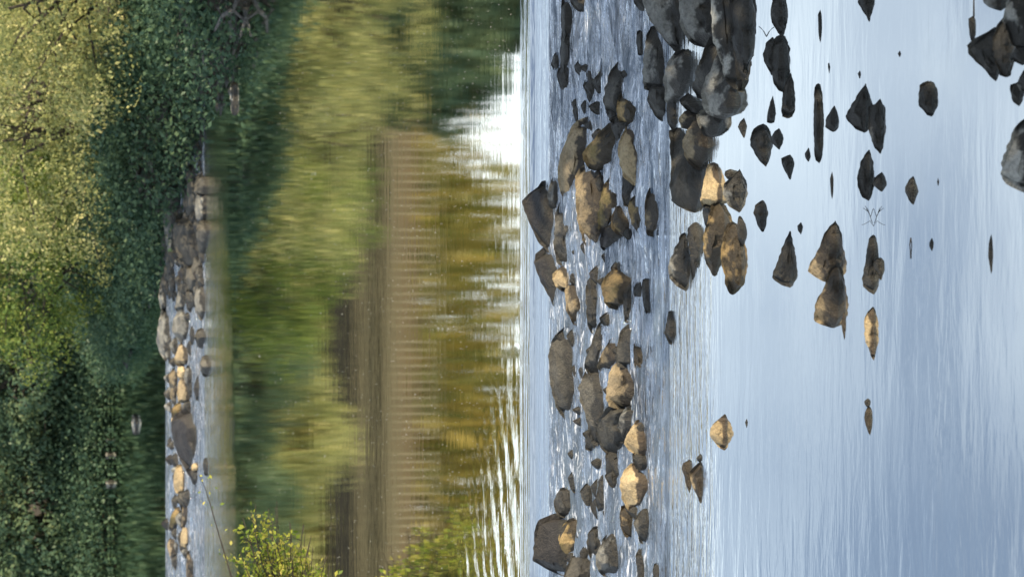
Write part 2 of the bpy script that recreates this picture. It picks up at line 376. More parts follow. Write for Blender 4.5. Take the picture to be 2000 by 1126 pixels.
pool('g', 1821, [(160,1803),(165,1795),(180,1794),(207,1795),(215,1803),(226,1810),(230,1819)], 'flat-topped angular grey rock alone in open water right of centre', sh=.45)
pool('b', 1680, [(138,1679),(144,1675),(153,1678)], 'tiny black stone above the dark teardrop rock')
pool('b', 1758, [(99,1757),(105,1753),(112,1757)], 'tiny black diamond stone farthest from any rock in the upper right water')
pool('b', 1833, [(347,1832),(355,1830),(363,1832)], 'tiny black sliver of stone right of the olive egg-shaped stone')
pool('b', 1821, [(465,1819),(474,1815),(482,1815),(491,1820)], 'small maroon pebble right of the thin upright twig')
pool('b', 1565, [(435,1563),(441,1557),(450,1558),(458,1564)], 'small black stone touching the tip of the dark arched rock')
pool('b', 1620, [(124,1617),(132,1617),(147,1620)], 'tiny black peg of stone above the top end of the bar rock')
pool('b', 1459, [(817,1458),(824,1455),(835,1458)], 'tiny black stone just right of the bright gold diamond rock')
pool('d', 1937, [(453,1936),(475,1931),(500,1930),(520,1933),(540,1936)], 'long thin sliver of dark rock lying alone near the right edge')
pool('d', 1626, [(332,1625),(350,1621),(370,1622),(393,1625)], 'thin spindle of rock below the long bar rock')
pool('d', 1603, [(15,1602),(28,1597.5),(50,1598),(70,1599),(88,1602)], 'thin dark spindle of rock near the top edge, right of the tall stacked rocks')
pool('d', 1699, [(-12,1673),(5,1676),(20,1683),(32,1691),(44,1697)], 'dark pointed rock cut by the top edge, alone in open water')
pool('g', 1530, [(-12,1510),(8,1506),(20,1504.5),(45,1506),(55,1513),(66,1519),(75,1527)], 'grey-olive upright rock cut by the top edge, uppermost of the stacked rocks', sh=.4)
pool('g', 1511, [(71,1507),(85,1496),(105,1490),(120,1492),(135,1500),(147,1505)], 'narrow grey rock peeping out behind the left of the stacked rocks', sh=.4)
pool('d', 1533, [(68,1514),(75,1509),(90,1507),(130,1507),(150,1508),(165,1511),(178,1520)], 'tall dark oblong rock, middle one of the stacked rocks', sh=.45)
pool('d', 1546, [(137,1547),(145,1540),(160,1534),(180,1529),(205,1527),(230,1525)], 'dark tapered rock with a square foot, lowest of the stacked rocks', sh=.5)
pool('d', 1432, [(333,1416),(342,1415),(350,1420)], 'small maroon block behind the ragged grey rock at the edge of the rapids')
pool('g', 1447, [(323,1444),(332,1440),(345,1430),(358,1414),(366,1411),(384,1414),(404,1423),(413,1438)], 'ragged light and dark grey rock at the edge of the rapids', sh=.4)
pool('d', 1492, [(390,1485),(400,1474),(415,1472),(430,1476),(440,1480),(453,1486)], 'small dark jagged rock right of the ragged grey rock')
pool('d', 1545, [(451,1542),(460,1537),(475,1530),(495,1524),(515,1517),(530,1510),(542,1508),(550,1513),(560,1528),(564,1540)], 'dark arched rock left of the large arrowhead-shaped rock', sh=.45)
pool('t', 1634, [(423,1633),(435,1625),(455,1612),(475,1603),(500,1591),(520,1580),(530,1579),(540,1590),(549,1605)], 'large arrowhead-shaped rock, shaded at its point and tan at its wide end', sh=.45)
pool('t', 1640, [(512,1634),(520,1624),(540,1613),(560,1610),(575,1600),(590,1593),(605,1589),(625,1588),(630,1590),(635,1602)], 'sunlit flaring rock overlapping the foot of the large arrowhead-shaped rock', sh=.5)
pool('t', 1650, [(608,1648),(630,1643),(645,1645),(663,1649)], 'thin golden sliver of rock hanging below the sunlit flaring rock')
pool('g', 1709, [(459,1702),(465,1697),(480,1694),(510,1690),(545,1683),(560,1685),(570,1695),(578,1706)], 'square-topped dark grey rock right of the large arrowhead-shaped rock', sh=.45)
pool('p', 1722, [(504,1715),(508,1706),(525,1706),(540,1714),(548,1720)], 'little pale stone leaning on the right side of the square-topped grey rock')
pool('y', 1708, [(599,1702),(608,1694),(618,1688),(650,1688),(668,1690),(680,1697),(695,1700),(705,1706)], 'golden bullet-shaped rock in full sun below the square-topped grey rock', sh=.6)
pool('o', 1700, [(794,1693),(805,1690),(815,1687.5),(830,1691),(842,1695),(852,1699)], 'small golden spinning-top stone alone in the lower right water', sh=.6)
pool('d', 1697, [(779,1692),(783,1688),(789,1689),(794,1692)], 'little dark knob with a pale rim on the upper end of the spinning-top stone')
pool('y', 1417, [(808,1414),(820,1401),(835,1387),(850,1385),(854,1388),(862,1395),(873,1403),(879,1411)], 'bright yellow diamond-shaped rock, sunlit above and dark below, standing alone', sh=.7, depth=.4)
pool('o', 1348, [(898,1344),(904,1334),(915,1331),(930,1337),(945,1340),(963,1345)], 'small brown gold-capped rock, left of the pair below the yellow diamond rock')
pool('d', 1369, [(885,1368),(892,1361),(900,1362)], 'dark stone peeping from behind the top of the right rock of the pair')
pool('t', 1370, [(898,1367),(905,1360),(920,1346),(935,1347),(955,1355),(972,1363),(983,1368)], 'tan leaf-shaped rock, right one of the pair below the yellow diamond rock', sh=.55)
pool('g', 1956, [(-15,1917),(5,1919),(14,1930),(20,1945),(22,1952)], 'grey rock cut by the top edge, first one left of the pale rounded boulder')
pool('p', 2008, [(-15,1975),(5,1967),(20,1962),(40,1958),(55,1962),(70,1970),(85,1974),(95,1985)], 'pale rounded boulder in the upper right corner', sh=.3)
pool('b', 1902, [(33,1897),(37,1891),(50,1892),(65,1893),(80,1896)], 'small black square-headed stone above the left corner of the brown kite-shaped rock')
pool('d', 1948, [(49,1940),(62,1925),(75,1900),(88,1887),(100,1889),(115,1900),(135,1920),(150,1930),(162,1943)], 'brown kite-shaped rock near the upper right corner', sh=.5)
pool('g', 1972, [(32,1957),(45,1948),(75,1939),(95,1940),(120,1942),(148,1952)], 'dark green-grey upright rock between the kite-shaped rock and the pale boulder', sh=.4)
pool('p', 1950, [(75,1927),(85,1918),(97,1917),(110,1924),(130,1942)], 'pale smooth almond-shaped stone in front of the brown kite-shaped rock', sh=.25)
pool('d', 2001, [(85,1995),(95,1982),(108,1976),(120,1979),(126,1990)], 'round dark stone below the pale rounded boulder at the right edge')
pool('b', 1992, [(161,1985),(165,1972),(180,1973),(200,1979),(207,1988)], 'small black rock at the right edge above the big cracked boulder')
pool('p', 2012, [(135,2000),(150,1990),(165,1985),(178,1993)], 'pale stone cut by the right edge, above the small black rock')
pool('p', 2030, [(228,1998),(240,1985),(250,1978),(270,1972),(300,1960),(320,1955),(350,1956),(362,1965),(372,1980),(378,1995),(384,2012)], 'big pale cracked boulder cut by the right edge', sh=.45)
# ---- rapids (centre)
rk('b', [(-12,1099,1113),(30,1098,1113),(60,1099,1113),(100,1097,1112),(140,1096,1110),(165,1098,1108)], 'long low black ledge awash in the rapids at the top edge', sh=.8)
rk('d', [(-12,1115,1140),(5,1116,1140),(14,1122,1139),(21,1132,1138)], 'small dark wedge of rock cut by the top edge in the rapids')
rk('b', [(105,1086,1091),(118,1080,1090),(126,1078,1090),(137,1084,1088)], 'small black diamond stone at the lower end of the low black ledge')
rk('b', [(135,1091,1107),(150,1091,1108),(165,1095,1108),(178,1100,1107)], 'black wet stone immediately below the small black diamond stone')
rk('b', [(158,1144,1154),(168,1140,1155),(180,1146,1155),(198,1152,1155)], 'small brown-black stone alone in white water, left of the dark leaf rock')
rk('d', [(108,1184,1187),(125,1178,1188),(145,1171,1188),(160,1168,1186),(172,1176,1182)], 'pointed dark rock with a speck of gold above the dark leaf-shaped rock')
rk('d', [(126,1206,1216),(140,1196,1218),(155,1189,1220),(175,1184,1219),(195,1181,1217),(210,1184,1210),(222,1192,1206),(229,1200,1205)], 'dark leaf-shaped rock in the upper rapids with a golden stone at its foot')
rk('o', [(181,1216,1224),(190,1211,1232),(205,1206,1237),(215,1206,1238),(230,1209,1237),(242,1212,1236),(248,1214,1232)], 'golden-topped stone tucked under the right foot of the dark leaf-shaped rock')
rk('b', [(232,1197,1215),(240,1193,1230),(255,1198,1222),(270,1204,1212),(284,1207,1210)], 'black wet stone just below the golden-topped stone')
rk('b', [(62,1246,1251),(80,1245,1253),(105,1248,1252)], 'thin black stone lying left of the tall grey slab')
rk('b', [(-12,1236,1256),(8,1242,1259),(18,1250,1258)], 'black corner of rock at the top edge beside the great grey slabs')
rk('g', [(58,1272,1284),(75,1264,1292),(110,1260,1298),(150,1257,1300),(170,1260,1298)], 'tall smooth grey slab forming the left side of the grey boulder pile', sh=.4)
rk('d', [(165,1278,1300),(180,1268,1300),(200,1267,1300),(215,1275,1300),(233,1290,1298)], 'dark wet rock continuing below the tall smooth grey slab')
rk('g', [(-15,1250,1330),(0,1253,1330),(20,1262,1330),(40,1272,1331),(60,1288,1332),(80,1305,1332),(97,1320,1332)], 'massive dull grey slab slanting in from the top edge, left of the boulder pile', sh=.3)
rk('g', [(-15,1325,1392),(10,1328,1392),(40,1330,1393),(60,1333,1392),(75,1345,1390),(83,1360,1385)], 'broad grey block at the top edge between the slanting slab and the pale tongue', sh=.3)
rk('b', [(-15,1425,1470),(5,1425,1468),(30,1427,1466),(60,1430,1464),(90,1434,1463),(120,1438,1460),(150,1441,1458),(168,1442,1453)], 'huge black rock at the top edge hanging over the still pool', sh=.5)
rk('p', [(-15,1388,1425),(20,1391,1426),(60,1393,1428),(80,1396,1432),(100,1404,1438),(120,1411,1443),(150,1420,1446),(165,1432,1446)], 'long pale grey tongue of rock lying against the huge black rock', sh=.3, depth=.3)
rk('g', [(105,1318,1352),(120,1308,1354),(140,1300,1352),(155,1297,1350),(175,1299,1340),(190,1302,1325),(200,1308,1320)], 'big pale grey boulder in the middle of the boulder pile', sh=.3)
rk('g', [(197,1304,1321),(215,1304,1320),(235,1306,1320),(250,1312,1320)], 'narrow grey foot of rock sticking down below the big pale grey boulder')
rk('d', [(78,1388,1393),(95,1378,1400),(110,1372,1406),(125,1366,1408),(150,1360,1400),(165,1355,1390),(185,1362,1385)], 'dark pointed rock crossing the centre of the boulder pile', sh=.4)
rk('g', [(107,1403,1410),(120,1399,1416),(140,1390,1424),(160,1378,1432),(180,1370,1438),(200,1370,1438),(215,1380,1432),(222,1400,1418)], 'large grey pyramid-shaped rock with pale ridges at the right of the boulder pile', sh=.4)
rk('d', [(185,1342,1347),(195,1328,1358),(205,1330,1365),(218,1345,1368)], 'small dark rhombus stone below the big pale grey boulder')
rk('t', [(218,1338,1362),(235,1325,1362),(248,1335,1352)], 'small tan cube-like stone under the dark rhombus stone', sh=.5)
rk('g', [(216,1372,1392),(225,1362,1402),(240,1361,1405),(252,1368,1404),(262,1375,1398)], 'round dark stone with a bright wet top under the pyramid-shaped rock', sh=.4)
rk('t', [(243,1357,1374),(255,1346,1381),(275,1336,1382),(290,1336,1382),(310,1343,1380),(325,1355,1376)], 'sandy block with a golden upper edge and blue-grey lower half', sh=.7)
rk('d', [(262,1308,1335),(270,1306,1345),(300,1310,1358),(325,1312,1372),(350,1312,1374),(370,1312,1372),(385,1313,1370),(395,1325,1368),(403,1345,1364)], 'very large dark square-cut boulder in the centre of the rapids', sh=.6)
rk('y', [(325,1384,1400),(345,1380,1404),(370,1373,1408),(390,1370,1410),(402,1374,1398)], 'bright golden wedge at the right side of the dark square-cut boulder', sh=.6)
rk('b', [(402,1374,1402),(420,1375,1396),(435,1378,1390),(447,1382,1386)], 'black wet wedge directly below the bright golden wedge')
rk('o', [(405,1390,1412),(420,1387,1418),(440,1384,1420),(460,1376,1415),(480,1375,1410),(500,1377,1408),(510,1383,1402),(530,1394,1398)], 'ragged ochre rock with white splashes at the edge of the still pool', sh=.6)
rk('o', [(443,1420,1438),(455,1414,1441),(480,1412,1445),(500,1411,1447),(520,1413,1448),(535,1417,1448),(550,1417,1447),(560,1423,1440),(567,1429,1433)], 'tall ochre post-shaped rock banded with black, right of the ragged ochre rock', sh=.6)
rk('d', [(425,1444,1447),(440,1442,1452),(460,1443,1454),(480,1447,1451)], 'thin maroon stone along the right side of the post-shaped rock')
rk('g', [(462,1332,1341),(480,1324,1343),(500,1314,1346),(520,1307,1347),(540,1307,1347),(552,1320,1346),(563,1338,1342)], 'half-moon rock, pale on its left and dark on its right', sh=.35)
rk('b', [(442,1355,1362),(450,1346,1366),(470,1346,1367),(490,1350,1366),(510,1351,1362),(540,1353,1355)], 'black blade-shaped rock touching the right of the half-moon rock')
rk('b', [(612,1308,1314),(630,1304,1316),(650,1300,1317),(670,1308,1314)], 'small black rock alone on the right fringe of the rapids')
rk('b', [(549,1256,1265),(570,1256,1267),(590,1259,1266),(608,1262,1264)], 'thin brown-black stone, right one of two slivers beside the golden-capped dark rock')
rk('b', [(549,1247,1250),(562,1240,1252),(575,1241,1252),(584,1246,1250)], 'thin black stone, left one of two slivers beside the golden-capped dark rock')
rk('t', [(371,1268,1278),(385,1263,1284),(405,1261,1287),(425,1261,1288),(445,1264,1287),(458,1268,1286)], 'upright brown rock with a tan stripe, left of the dark square-cut boulder', sh=.5)
rk('t', [(233,1150,1160),(240,1130,1160),(250,1118,1162),(265,1112,1160),(285,1105,1150),(305,1096,1140),(325,1091,1138),(345,1093,1128),(365,1096,1125),(380,1103,1128),(389,1110,1125)], 'long slanting brown slab in the upper left of the rapids', sh=.35)
rk('o', [(245,1188,1195),(258,1176,1198),(275,1160,1200),(290,1144,1199),(300,1138,1195),(312,1142,1190),(325,1152,1170)], 'slanting rock with a gold upper ridge and grey face, beside the long brown slab')
rk('t', [(326,1150,1165),(335,1132,1166),(350,1125,1170),(380,1127,1172),(400,1128,1173),(425,1129,1172),(440,1133,1175),(460,1138,1174),(475,1145,1170),(488,1155,1168)], 'big smooth tan pillar-shaped boulder below the long slanting slab', sh=.35)
rk('o', [(347,1195,1208),(360,1184,1210),(375,1178,1211),(400,1173,1211),(425,1169,1205),(440,1169,1195),(450,1176,1188)], 'grey rock with a mossy gold head leaning on the tan pillar boulder', sh=.45)
rk('b', [(447,1176,1215),(465,1172,1215),(480,1176,1195),(487,1180,1190)], 'black wet rock below the mossy-headed grey rock')
rk('o', [(407,1205,1214),(415,1200,1220),(430,1197,1223),(445,1196,1226),(455,1205,1226)], 'mossy yellow speckled stone with a spot of white spray')
rk('y', [(249,1226,1234),(262,1218,1240),(280,1212,1244),(300,1209,1249),(320,1213,1250),(340,1219,1250),(355,1235,1250)], 'golden faceted rock in full sun, right of the slanting gold-ridged rock', sh=.7)
rk('b', [(325,1219,1232),(350,1218,1234),(380,1217,1232),(398,1220,1228)], 'black wet column of rock below the golden faceted rock')
rk('o', [(384,1242,1252),(395,1230,1255),(415,1230,1256),(435,1236,1256),(450,1247,1254)], 'black cup-shaped stone with a flat golden top')
rk('b', [(360,1058,1072),(370,1055,1075),(382,1035,1078),(395,1021,1080),(410,1025,1082),(430,1035,1083),(450,1044,1083),(470,1055,1080),(487,1074,1082)], 'black angular rock jutting over the lip of the weir')
rk('g', [(347,1080,1090),(365,1075,1092),(385,1072,1092),(405,1076,1090)], 'small grey stone against the right side of the black jutting rock')
rk('d', [(401,1094,1112),(415,1088,1116),(440,1086,1118),(470,1084,1117),(495,1086,1115),(510,1090,1113),(517,1100,1110)], 'dark green upright slab between the black jutting rock and the tan pillar', sh=.6)
rk('b', [(488,1060,1085),(500,1048,1088),(515,1045,1090),(535,1052,1090),(555,1062,1090),(575,1075,1090),(595,1084,1088)], 'black claw-shaped rock below the black jutting rock at the weir lip')
rk('t', [(523,1098,1104),(535,1080,1110),(545,1080,1115),(560,1088,1116),(567,1100,1112)], 'small olive cube-like stone at the right of the black claw-shaped rock', sh=.4)
rk('t', [(562,1110,1128),(575,1106,1134),(595,1108,1138),(610,1112,1135),(620,1118,1132),(630,1122,1128)], 'brown stone streaked with white water below the olive cube-like stone')
rk('d', [(560,1146,1165),(580,1146,1167),(610,1148,1167),(630,1150,1163),(646,1154,1158)], 'low dark finger of rock between two chutes of water')
rk('o', [(525,1204,1215),(535,1192,1222),(545,1180,1226),(555,1175,1228),(570,1178,1226),(590,1184,1220),(598,1192,1217)], 'dark rounded rock with a golden cap in the middle of the rapids', sh=.75)
rk('b', [(556,1220,1231),(590,1219,1231),(625,1222,1229)], 'low black ridge of rock at the right foot of the golden-capped rock')
rk('d', [(650,1102,1115),(660,1090,1124),(675,1078,1124),(700,1074,1126),(730,1075,1130),(760,1080,1130),(780,1086,1130),(800,1092,1126),(818,1105,1118)], 'long brown whale-backed boulder at the left of the lower rapids', sh=.5)
rk('d', [(626,1178,1183),(640,1168,1186),(660,1160,1187),(680,1155,1186),(700,1145,1182),(715,1144,1178),(733,1155,1170)], 'slanting dark rock with a lit left edge, right of the whale-backed boulder')
rk('d', [(634,1226,1236),(645,1214,1240),(665,1209,1241),(690,1207,1241),(712,1208,1240)], 'smooth dark upright stone at the head of the long rock train')
rk('t', [(666,1193,1208),(680,1184,1209),(700,1172,1208),(715,1168,1200),(724,1175,1195)], 'small tan arched stone with an orange tip beside the smooth dark stone')
rk('o', [(672,1240,1252),(690,1240,1254),(710,1241,1253),(724,1244,1252)], 'small wet stone with a gold tip right of the smooth dark stone')
rk('t', [(712,1206,1226),(722,1196,1232),(740,1190,1238),(760,1186,1240),(780,1186,1240),(792,1188,1238)], 'large knobbly tan-headed rock in the middle of the long rock train', sh=.5)
rk('d', [(790,1190,1240),(810,1178,1236),(828,1171,1225),(850,1168,1218),(870,1175,1212),(882,1188,1205)], 'dark curved rock tailing below the knobbly tan-headed rock', sh=.5)
rk('d', [(729,1148,1158),(745,1138,1180),(765,1132,1184),(785,1136,1184),(805,1146,1184),(825,1150,1178),(850,1152,1172),(862,1160,1172)], 'ear-shaped dark rock curled around a hollow, left of the knobbly rock', sh=.5)
rk('g', [(794,1228,1243),(810,1215,1243),(830,1208,1238),(850,1205,1225),(860,1210,1220)], 'grey-green stone with a gold tip wedged right of the dark curved rock', sh=.4)
rk('y', [(822,1244,1250),(835,1236,1253),(850,1226,1255),(865,1220,1256),(875,1228,1256),(884,1244,1254)], 'triangular sunlit tan stone at the foot of the grey-green stone', sh=.6)
rk('d', [(886,1236,1252),(900,1238,1254),(914,1244,1252)], 'small brown stone under the triangular sunlit stone')
rk('b', [(840,1150,1162),(855,1146,1162),(876,1146,1158)], 'small black stone at the left foot of the dark curved rock')
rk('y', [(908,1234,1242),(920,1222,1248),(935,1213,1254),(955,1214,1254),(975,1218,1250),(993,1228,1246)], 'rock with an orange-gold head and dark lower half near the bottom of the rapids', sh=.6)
rk('o', [(990,1214,1226),(1005,1213,1230),(1025,1214,1231),(1045,1222,1229)], 'slim brown stone hanging below the orange-gold headed rock')
rk('d', [(998,1256,1260),(1010,1246,1266),(1022,1240,1268),(1035,1244,1266),(1048,1250,1262),(1058,1254,1258)], 'dark diamond-shaped stone right of the slim brown stone')
rk('b', [(1079,1246,1254),(1095,1244,1256),(1115,1247,1255),(1138,1248,1255)], 'narrow black stone near the bottom edge, below the dark diamond-shaped stone')
rk('b', [(1102,1280,1286),(1115,1277,1288),(1138,1278,1288)], 'last small dark stone cut by the bottom edge, right of the narrow black stone')
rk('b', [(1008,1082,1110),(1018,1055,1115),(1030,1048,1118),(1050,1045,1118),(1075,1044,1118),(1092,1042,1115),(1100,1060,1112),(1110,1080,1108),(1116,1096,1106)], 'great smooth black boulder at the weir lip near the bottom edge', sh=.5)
rk('d', [(955,1098,1108),(965,1090,1109),(980,1083,1109),(995,1086,1110),(1006,1092,1110)], 'brown pointed stone on top of the great smooth black boulder')
rk('o', [(1015,1115,1124),(1025,1102,1130),(1045,1094,1131),(1060,1093,1131),(1075,1100,1130),(1085,1108,1124)], 'olive stone with a gold-edged cap in front of the great black boulder', sh=.5)
rk('d', [(1030,1160,1170),(1045,1150,1172),(1065,1148,1172),(1080,1150,1170),(1092,1158,1166)], 'small brown-faced black stone between the olive stone and the grey cone')
rk('g', [(1040,1192,1202),(1055,1180,1205),(1075,1170,1207),(1095,1164,1207),(1110,1168,1205),(1120,1178,1196)], 'smooth grey cone-shaped rock near the bottom edge', sh=.5)
rk('d', [(1088,1118,1140),(1100,1110,1146),(1120,1102,1148),(1138,1102,1148)], 'mossy dark rock cut by the bottom edge under the olive stone')
rk('b', [(935,1178,1184),(955,1170,1186),(975,1166,1186),(998,1170,1182)], 'black wet stone under glassy flowing water, left of the orange-gold headed rock')
rk('d', [(880,1186,1200),(895,1185,1202),(915,1185,1201),(930,1188,1198)], 'small brown stone veined with white water at the tail of the dark curved rock')
# ---- upper rapids (left)
rk('g', [(301,324,341),(320,317,342),(340,318,340),(358,326,338)], 'grey fluted ledge at the top end of the far rapids', sh=.4)
rk('g', [(337,304,313),(360,300,314),(385,301,313),(399,306,312)], 'dull grey bank stone above the far rapids under the bushes')
rk('g', [(368,322,342),(400,320,342),(430,321,342),(460,324,343),(490,330,343)], 'long low grey shelf along the upper lip of the far rapids', sh=.5)
rk('g', [(377,392,401),(385,384,402),(400,382,402),(420,384,402),(436,388,400)], 'mottled light grey rock above the biggest boulder of the far rapids', sh=.5)
rk('d', [(348,384,401),(362,380,402),(378,384,402)], 'black rock in shade at the upper right of the far rapids')
rk('d', [(330,362,382),(360,368,384),(390,366,383),(415,364,382)], 'low brown wet rocky shelf in the middle of the far rapids', sh=.8)
rk('d', [(425,345,378),(440,342,384),(460,340,382),(480,342,384),(500,350,387),(515,362,384),(524,370,380)], 'large dull grey boulder in the middle of the far rapids', sh=.5)
rk('d', [(436,388,406),(450,384,408),(465,385,406),(485,389,400),(500,392,397)], 'black wet rock with a white spot, right of the large dull grey boulder')
rk('d', [(489,328,337),(515,326,338),(540,327,338),(552,330,336)], 'narrow brown stone at the left of the far rapids below the long shelf')
rk('g', [(560,314,323),(580,311,325),(600,316,325)], 'small pale stone on the very lip of the far rapids')
rk('g', [(565,352,360),(585,346,361),(600,344,361),(608,350,358)], 'grey slanting stone left of the cluster below the large dull boulder')
rk('d', [(568,366,378),(585,362,379),(605,368,377)], 'dark stone in the middle of the cluster below the large dull boulder')
rk('g', [(563,386,398),(580,382,400),(605,383,400),(620,390,398)], 'grey-brown stone at the right of the cluster below the large dull boulder')
rk('d', [(522,368,386),(545,364,390),(566,370,388)], 'wet brown rock at the foot of the large dull grey boulder', sh=.8)
rk('g', [(610,350,366),(625,340,368),(645,337,368),(660,350,366),(670,356,360)], 'two-toned grey rock at half height of the photo in the far rapids', sh=.4)
rk('g', [(609,316,326),(640,310,330),(665,308,330),(680,312,330),(698,322,328)], 'long smooth pale stone sticking out over the lip of the far rapids', sh=.4)
rk('d', [(645,386,398),(658,382,400),(675,388,396)], 'small black triangular stone right of the two-toned grey rock')
rk('d', [(640,374,378),(655,372,379),(670,374,378)], 'tiny dark stone between the two-toned rock and the black triangular stone')
rk('t', [(675,352,362),(690,346,365),(700,341,366),(712,346,362)], 'tan-edged dark stone, uppermost of the sunlit chain in the far rapids', sh=.6)
rk('y', [(714,350,360),(725,346,362),(737,350,360)], 'little bright gold stone, second in the sunlit chain of the far rapids')
rk('t', [(724,338,346),(735,332,347),(760,333,346),(775,335,345),(788,341,344)], 'greyish stone with a sunlit cap, leftmost in the sunlit chain', sh=.6)
rk('t', [(735,356,363),(750,350,368),(765,347,370),(780,350,370)], 'lumpy tan and brown stone right beside the sunlit-capped greyish stone', sh=.6)
rk('g', [(716,366,372),(735,361,373),(752,366,372)], 'smooth grey stone right of the little bright gold stone')
rk('d', [(698,396,406),(710,392,409),(722,393,408),(732,398,405)], 'square brown stone alone on the right side of the far rapids')
rk('b', [(738,386,389),(758,380,390),(778,385,389)], 'dark spindle stone below the square brown stone')
rk('o', [(787,349,357),(797,338,359),(808,335,358),(816,340,352)], 'bright orange wedge of rock just above the largest black rock of the far rapids', sh=.7)
rk('b', [(805,364,376),(815,342,381),(830,336,381),(845,337,381),(860,340,381),(880,348,380),(895,354,379),(910,362,378),(920,368,374)], 'largest black rock of the far rapids, tapering to a point', sh=.6)
rk('y', [(815,338,344),(822,336,345),(829,336,342)], 'gold slip of stone lying on the left shoulder of the largest black rock')
rk('y', [(906,378,385),(911,374,387),(917,376,387)], 'tiny brilliant yellow stone beside the tip of the largest black rock')
rk('b', [(918,366,384),(930,372,384),(942,378,383)], 'black wet stone below the brilliant yellow-white stone')
rk('b', [(897,399,404),(912,398,405),(925,400,405)], 'small maroon stone alone on the right side of the far rapids, low down')
rk('y', [(911,346,358),(925,342,359),(945,341,359),(959,344,359)], 'square orange-tan block below the pointed end of the largest black rock', sh=.7)
rk('d', [(962,349,358),(970,349,365),(985,352,366),(992,354,362)], 'crumbled brown stone immediately below the square orange-tan block')
rk('o', [(993,346,355),(1003,337,356),(1015,333,354),(1030,331,340)], 'brown arched rock with a broken twig near the bottom of the far rapids', sh=.6)
rk('t', [(990,358,365),(1008,357,366),(1025,356,364)], 'slim tan stone on the right of the brown arched rock')
rk('y', [(1033,358,365),(1045,355,367),(1058,354,367),(1070,357,365)], 'gold-topped stone with a black foot near the bottom of the far rapids', sh=.75)
rk('t', [(1054,333,339),(1065,328,342),(1078,332,343),(1095,338,342)], 'cream stone at the lip, lowest on the left of the far rapids', sh=.6)
rk('t', [(1080,368,374),(1100,366,376),(1140,366,376)], 'narrow brown stone cut by the bottom edge in the far rapids')
rk('g', [(33,424,433),(55,420,435),(80,421,436),(102,426,433)], 'grey rock among the roots of the shaded bank near the top edge', sh=.4)
rk('g', [(5,446,466),(30,445,468),(50,448,466),(70,452,462)], 'ribbed grey rock on the shaded shore at the top edge', sh=.4)
rk('p', [(165,452,459),(190,451,459.5),(219,454,460)], 'white-edged flat stone lying alone off the shaded shore')
rk('d', [(98,406,420),(115,404,424),(132,410,422)], 'dark stone on the shaded shore below the grey rock among the roots')
rk('g', [(855,208,214),(859,207,215),(863,209,214)], 'tiny pale grey stone at the far waterline, upper of three')
rk('g', [(884,209,215),(890,208,216),(896,210,215)], 'tiny stone at the far waterline, middle of three')
rk('g', [(938,209,216),(945,208,217),(952,210,216)], 'tiny pale stone at the far waterline, lowest of three')
rk('g', [(812,260,266),(825,259,267),(845,261,266)], 'flat pale stone barely breaking the dark upper pool')

for kind, pts, label, k in ROCKS: make_rock(kind, pts, label, **k)

# ---------------------------------------------------------------- foliage
def leaf_mat(name, cols, trans=.35):
    m, t, out = newmat(name); L = t.links.new
    at = N(t, 'ShaderNodeAttribute'); at.attribute_name = 'tint'
    c = ramp(t, at.outputs['Fac'], [(i/(len(cols)-1), x) for i, x in enumerate(cols)])
    d = N(t, 'ShaderNodeBsdfDiffuse'); tr = N(t, 'ShaderNodeBsdfTranslucent'); g = N(t, 'ShaderNodeBsdfGlossy'); g.inputs['Roughness'].default_value = .45
    L(c.outputs[0], d.inputs[0]); L(c.outputs[0], tr.inputs[0])
    a = N(t, 'ShaderNodeMixShader'); a.inputs[0].default_value = trans; L(d.outputs[0], a.inputs[1]); L(tr.outputs[0], a.inputs[2])
    b = N(t, 'ShaderNodeMixShader'); b.inputs[0].default_value = .015; L(a.outputs[0], b.inputs[1]); L(g.outputs[0], b.inputs[2])
    L(b.outputs[0], out.inputs[0]); return m
LM = {
 'green': leaf_mat('green_leaves', [(.06, .11, .03), (.12, .19, .045), (.21, .27, .06), (.34, .35, .10)]),
 'olive': leaf_mat('olive_leaves', [(.12, .15, .06), (.24, .27, .10), (.38, .39, .15), (.60, .55, .26)]),
 'cool': leaf_mat('cool_leaves', [(.05, .10, .07), (.08, .14, .085), (.11, .17, .09), (.18, .23, .11)]),  # bluish lift in these greens stands in for haze
 'autumn': leaf_mat('autumn_leaves', [(.07, .09, .025), (.15, .15, .035), (.24, .20, .045), (.34, .25, .06)]),
 'fresh': leaf_mat('fresh_leaves', [(.09, .15, .02), (.20, .27, .04), (.34, .36, .06), (.50, .45, .12)], .45),
}
bark_m = soil_mat('bark', (.035, .028, .022), (.10, .085, .065), 14)
wood_m = soil_mat('grey_driftwood', (.10, .095, .09), (.26, .25, .235), 20)
def leaves_mesh(name, P, size, tint, seed=0, up=.35, aspect=.6, out=None):
    g = np.random.default_rng(seed); n = len(P)
    nrm = g.normal(size=(n, 3)); nrm[:, 2] = np.abs(nrm[:, 2])+up
    if out is not None: nrm = nrm*.42+out*1.25
    nrm /= np.linalg.norm(nrm, axis=1)[:, None]
    t = np.cross(nrm, g.normal(size=(n, 3))); t /= np.linalg.norm(t, axis=1)[:, None]; b = np.cross(nrm, t)
    s = size*g.uniform(.55, 1.3, (n, 1))
    bend = nrm*s*.18
    V = np.stack([P-t*s, P-b*s*aspect+bend, P+t*s, P+b*s*aspect+bend], 1).reshape(-1, 3)
    me = bpy.data.meshes.new(name); me.vertices.add(4*n); me.vertices.foreach_set('co', V.ravel())
    me.loops.add(4*n); me.loops.foreach_set('vertex_index', np.arange(4*n, dtype=np.int32))
    me.polygons.add(n); me.polygons.foreach_set('loop_start', np.arange(0, 4*n, 4, dtype=np.int32))
    me.polygons.foreach_set('loop_total', np.full(n, 4, dtype=np.int32)); me.update(calc_edges=True)
    a = me.attributes.new('tint', 'FLOAT', 'FACE'); a.data.foreach_set('value', tint.astype(np.float32))
    return me
